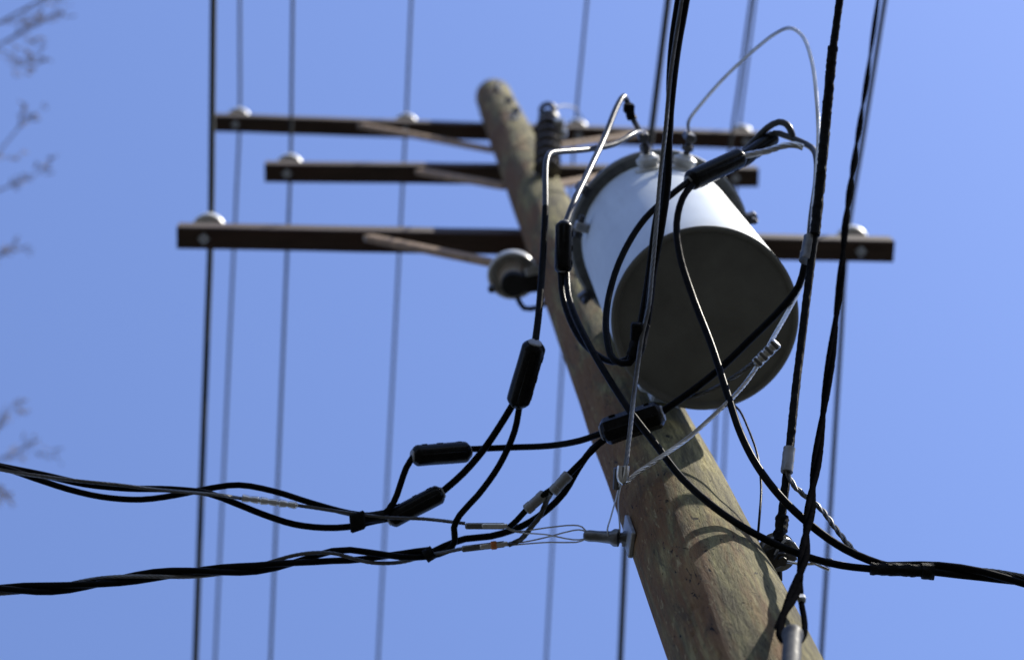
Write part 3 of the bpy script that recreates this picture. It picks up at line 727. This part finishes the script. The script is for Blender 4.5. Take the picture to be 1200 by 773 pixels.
# sleeves on the sweeping cable
for (x0, y0, x1, y1, d, lab) in ((616, 598, 639, 578, 4.63, 'grey crimp sleeve on the sweeping cable, lower of the two left of the pole'),
                                 (647, 577, 667, 555, 4.61, 'grey crimp sleeve on the sweeping cable, upper of the two left of the pole')):
    a, c = at(x0, y0, d), at(x1, y1, d); L = (c-a).length
    t = thing('crimp_sleeve', lab, 'sleeve', a, 'crimp sleeves left of the pole')
    b = MB(); b.lathe(a, c-a, [(0, 0.008), (0.003, 0.0125), (L*0.3, 0.0125), (L*0.32, 0.0115), (L*0.68, 0.0115), (L*0.7, 0.0125), (L-0.003, 0.0125), (L, 0.008)], 14); build('barrel', b, 'plast', t)
cable('sleeve_jumper', 'short wire between the two grey crimp sleeves and the upper drop clamp',
      P((596, 618, 4.66), (606, 609, 4.64), (616, 598, 4.63), (627, 588, 4.63), (639, 578, 4.62), (648, 572, 4.61), (657, 566, 4.61), (667, 555, 4.61), (682, 540, 4.6), (700, 522, 4.6)), 0.0066, 'cable')
cable('sleeve_jumper', 'short grey wire curving from the lower drop clamp up to the crimp sleeves',
      P((596, 638, 4.66), (610, 632, 4.65), (622, 618, 4.64), (633, 604, 4.63), (640, 588, 4.63), (646, 577, 4.61)), 0.0062, 'alu_dull', rope=True)
# wedge clamps with wire bails
def wedge(x0, y0, x1, y1, d, bails, lab, orange=False):
    a, c = at(x0, y0, d), at(x1, y1, d)
    t = thing('wedge_clamp', lab, 'wedge clamp', a, 'wedge clamps of the left drops')
    vd = (CAM-a).normalized()
    b = MB(); stick(b, a, c, 0.014, 0.022, up=vd, bev=0.003); bd = build('body', b, 'alu_dull', t)
    b = MB(); stick(b, a.lerp(c, 0.42)-vd*-0.013, a.lerp(c, 1.06)-vd*-0.013, 0.0105, 0.009, up=vd, bev=0.002); build('keeper', b, 'alu', bd)
    if orange:
        b = MB(); stick(b, a.lerp(c, 0.66)+vd*0.004, a.lerp(c, 0.82)+vd*0.004, 0.0185, 0.030, up=vd, bev=0.003); build('orange_band', b, 'orange', bd)
    for bp in bails:
        b = MB(); b.tube(P(*bp), 0.0017, 6); build('bail_wire', b, 'galv', t)
wedge(545, 616, 592, 616, 4.65, [((594, 617, 4.65), (605, 622, 4.65), (640, 618, 4.62), (672, 615, 4.60), (682, 617, 4.59), (690, 626, 4.58)), ((594, 619, 4.65), (605, 623, 4.65), (640, 626, 4.61), (672, 632, 4.59), (685, 631, 4.58), (692, 627, 4.58))],
      'upper metal wedge clamp left of the pole with wire bails')
wedge(541, 643, 592, 637, 4.66, [((594, 636, 4.66), (612, 635, 4.65), (645, 628, 4.62), (672, 621, 4.60), (683, 621, 4.59), (692, 627, 4.58)), ((594, 639, 4.66), (615, 637, 4.65), (645, 635, 4.62), (675, 635, 4.60), (685, 632, 4.59), (692, 628, 4.58))],
      'lower metal wedge clamp left of the pole with orange band', True)
cable('messenger_tail', 'thin bare wire joining the lower wedge clamp to the lower twisted drop',
      P((500, 650, 4.68), (520, 647, 4.67), (545, 642, 4.66), (575, 639, 4.66)), 0.0045, 'alu_dull', rope=True)

# left clevis on the pole
qf = pole_face(748, 628)
o = at(742, 628, 4.55)
t = thing('wire_clevis', 'grey steel clevis and bolt on the pole\'s left side holding the left drops', 'clevis', o)
hook_a, hook_b = at(684, 627, 4.58), at(726, 630, 4.56)
b = MB(); dd = hook_b-hook_a; L = dd.length
b.lathe(hook_a, dd, [(0, 0.006), (0.004, 0.011), (0.012, 0.0125), (0.03, 0.012), (L-0.02, 0.0135), (L-0.012, 0.019), (L-0.002, 0.019), (L, 0.012)], 16); build('shank', b, 'alu_dull', t)
b = MB(); b.lathe(hook_b, at(745, 632, 4.56)-hook_b, [(0, 0.009), (0.04, 0.009)], 10); b.lathe(at(730, 631, 4.56), dd, [(0, 0.017), (0.012, 0.017)], 6); build('bolt', b, 'steel', t)
nl = (o - pole_pt(o.z)); nl -= pdir*nl.dot(pdir); nl.normalize()
sf = pole_pt(o.z) + nl*pole_r(o.z)
b = MB(); tv = pdir.cross(nl)
b.box(sf + nl*0.004, nl*0.005, tv*0.028, pdir*0.062, 0.002); build('backing_plate', b, 'galv', t)
b = MB(); b.tube([hook_b + (sf-hook_b)*s for s in (0, 1)], 0.011, 10); build('stud', b, 'steel', t)
b = MB(); b.tube(P((727, 562, 4.36), (723, 580, 4.40), (716, 605, 4.48), (712, 624, 4.55), (716, 634, 4.56), (723, 634, 4.56), (726, 624, 4.55), (725, 600, 4.48), (725, 580, 4.40), (729, 562, 4.36)), 0.0018, 6); build('tie_loop', b, 'galv', t)
t = thing('wire_thimble', 'bright bare metal thimble where the messenger bends in front of the pole', 'thimble', at(731, 558, 4.35))
b = MB(); b.tube(P((734, 546, 4.35), (733, 556, 4.345), (729, 565, 4.345), (726, 558, 4.345), (727, 546, 4.35)), 0.0065, 10); build('eye', b, 'alu', t)
b = MB(); b.lathe(at(723, 548, 4.37), at(722, 572, 4.38)-at(723, 548, 4.37), [(0, 0.007), (0.045, 0.007)], 8); build('neck', b, 'alu_dull', t)

# right clevis assembly
o = at(912, 648, 4.30)
t = thing('spool_clevis', 'dark steel clevis with grey spool on the pole\'s right side behind the cables', 'clevis', o)
pr = pole_pt(o.z); nr = (o-pr); nr -= pdir*nr.dot(pdir); nr.normalize()
b = MB(); s0 = pr + nr*(pole_r(o.z)-0.01)
for dy in (-0.014, 0.03): stick(b, s0 + pdir*dy, o + nr*0.03 + pdir*dy, 0.045, 0.008, up=pdir, bev=0.002)
stick(b, s0 + pdir*-0.02, s0 + pdir*0.04, 0.05, 0.012, up=nr, bev=0.002); build('strap', b, 'steel', t)
b = MB(); b.lathe(o - pdir*0.008, pdir, [(0, 0.036), (0.008, 0.038), (0.014, 0.026), (0.022, 0.026), (0.028, 0.038), (0.034, 0.036)], 24); build('spool', b, 'plast', t)
b = MB(); b.lathe(o - pdir*0.05, pdir, [(0, 0.009), (0.11, 0.009)], 10); b.lathe(o - pdir*0.04, pdir, [(0, 0.015), (0.012, 0.015)], 6); build('bolt', b, 'steel', t)
b = MB(); b.tube(P((908, 650, 4.27), (920, 632, 4.27), (930, 636, 4.26), (938, 648, 4.25), (955, 660, 4.24), (972, 668, 4.22)), 0.003, 7); b.tube(P((912, 655, 4.27), (935, 660, 4.25), (960, 660, 4.24), (975, 657, 4.22), (1010, 665, 4.21)), 0.003, 7); build('tie_wire', b, 'alu', t)
b = MB(); b.lathe(at(962, 657, 4.23), at(975, 657, 4.22)-at(962, 657, 4.23), [(0, 0.004), (0.003, 0.006), (0.02, 0.006), (0.024, 0.004)], 8); build('ferrule', b, 'alu_dull', t)
b = MB(); b.tube(P((906, 650, 4.31), (910, 662, 4.31), (911, 680, 4.31)), 0.010, 10, rough=0.1); build('tail', b, 'tape', t)

# right service drop
t = thing('service_drop', 'black twisted service drop leaving the right edge', 'cable', at(1100, 668, 4.2))
cen = P((1030, 664, 4.2), (1060, 666, 4.2), (1100, 667, 4.2), (1150, 671, 4.2), (1200, 680, 4.2)); cen.append(ext(cen[-2], cen[-1], 8))
cs = spline(cen, 0.03); fr = frames(cs); acc = [0]
for a, c in zip(cs, cs[1:]): acc.append(acc[-1] + (c-a).length)
for k in range(3):
    hp = [p_ + (u_*math.cos(aa) + w_*math.sin(aa))*0.0082 for p_, (u_, w_), l in zip(cs, fr, acc) for aa in (2*math.pi*k/3 + l/0.5*2*math.pi,)]
    b = MB()
    if k < 2: b.tube(hp, 0.0078, 12, smooth=False); build('black_conductor', b, 'cable', t)
    else: b.rope(hp, 0.0052); build('bare_messenger', b, 'alu_dull', t)
b = MB(); b.tube(P((1020, 666, 4.19), (1050, 667, 4.19), (1090, 669, 4.19)), 0.0125, 12, rough=0.16, step=0.005); build('tape_wrap', b, 'tape', t)
b = MB(); b.tube(P((1080, 669, 4.185), (1094, 669, 4.185)), 0.0165, 12, rough=0.15, step=0.005); build('tape_wrap', b, 'tape', t)
cable('ground_wire', 'thin dark wire hanging from behind the tank to the right clevis',
      P((855, 470, 4.85), (866, 480, 4.8), (878, 505, 4.7), (888, 535, 4.58), (892, 570, 4.48), (890, 605, 4.38), (887, 640, 4.33)), 0.0026, 'cable', n=8)

# ------------------------------------------------------------------ bare tree at the left
def tree():
    base = Vector((-9.5, 1.0, 0))
    t = thing('bare_tree', 'bare leafless tree whose blurred twigs reach in at the left edge', 'tree', base)
    tr = MB(); top = Vector((-8.0, 2.2, 15.5))
    trunk = [base, base + Vector((0.15, 0.05, 3)), Vector((-9.0, 1.4, 7)), Vector((-8.6, 1.8, 11)), top]
    tr.tube(trunk, 0.22, 14, step=0.3, taper=lambda s: 1.15-s*0.8); build('trunk', tr, 'bark', t)
    cr = MB()
    def twig(a, d, L, r, lev):
        pts = [a]; dd = d.copy(); n = 5
        for i in range(n):
            dd = (dd + Vector((random.uniform(-1, 1), random.uniform(-1, 1), random.uniform(-.6, 1)))*0.22).normalized()
            pts.append(pts[-1] + dd*(L/n))
        cr.tube(pts, r, 5 if lev else 7, step=L/n/2, taper=lambda s: 1-s*0.6)
        if lev < 3:
            for k in range(4 if lev < 2 else 3):
                i = random.randint(1, n); s = (dd + Vector((random.uniform(-1, 1), random.uniform(-1, 1), random.uniform(-1, 1)))*0.9).normalized()
                twig(pts[i], s, L*random.uniform(0.35, 0.6), r*0.5, lev+1)
        else:
            for k in range(3):   # buds
                q = pts[random.randint(2, n)] + Vector((random.uniform(-1, 1), random.uniform(-1, 1), random.uniform(-1, 1)))*0.02
                cr.lathe(q, dd, [(0, 0.003), (0.018, 0.007), (0.04, 0.002)], 5)
    tp = spline(trunk, 0.3)
    for (px, py, qx, qy, d, L0, r0) in ((56, -4, -10, 32, 15.5, 0.30, 0.030), (74, 14, -6, 56, 16, 0.28, 0.028), (30, 78, -10, 58, 16, 0.2, 0.018), (28, 143, -12, 190, 16.5, 0.24, 0.022), (40, 206, -14, 228, 16.5, 0.24, 0.020),
                                        (12, 288, -20, 312, 17, 0.16, 0.016), (46, 514, -14, 545, 17.5, 0.24, 0.020), (8, 474, -14, 530, 17.5, 0.18, 0.016), (14, 590, -18, 560, 17.5, 0.18, 0.016)):
        q = at(qx, qy, d); e = at(px, py, d); st = at(qx - 120, qy + (qy-py)*0.8 + 30, d)
        j = min(range(len(tp)), key=lambda k: abs(tp[k].z - (st.z-3)))
        mid = tp[j].lerp(st, 0.5) + Vector((0, 0, 0.5))
        m1 = q.lerp(e, 0.5) + Vector((0, random.uniform(-.04, .04), 0))
        cr.tube([tp[j], mid, st, q, m1, e], r0*0.75, 7, step=0.2, taper=lambda s: 1-s*0.68)
        for k in range(4):
            s0 = q.lerp(e, random.uniform(0.1, 1)); dr = (e-q).normalized()
            twig(s0, (dr + Vector((random.uniform(-.3, .5), random.uniform(-1, 1), random.uniform(-.5, .5)))*0.7).normalized(), L0*random.uniform(0.6, 1.1), r0*0.17, 2)
    for k in range(16):
        j = random.randint(int(len(tp)*0.45), len(tp)-1); a = random.uniform(0, 6.28)
        d = Vector((math.cos(a) - 0.5, math.sin(a), random.uniform(0.3, 1.1))).normalized()
        if d.x > 0.1: d.x *= -1
        twig(tp[j], d, random.uniform(2.0, 3.6), 0.07, 0)
    build('crown', cr, 'bark', t)
tree()
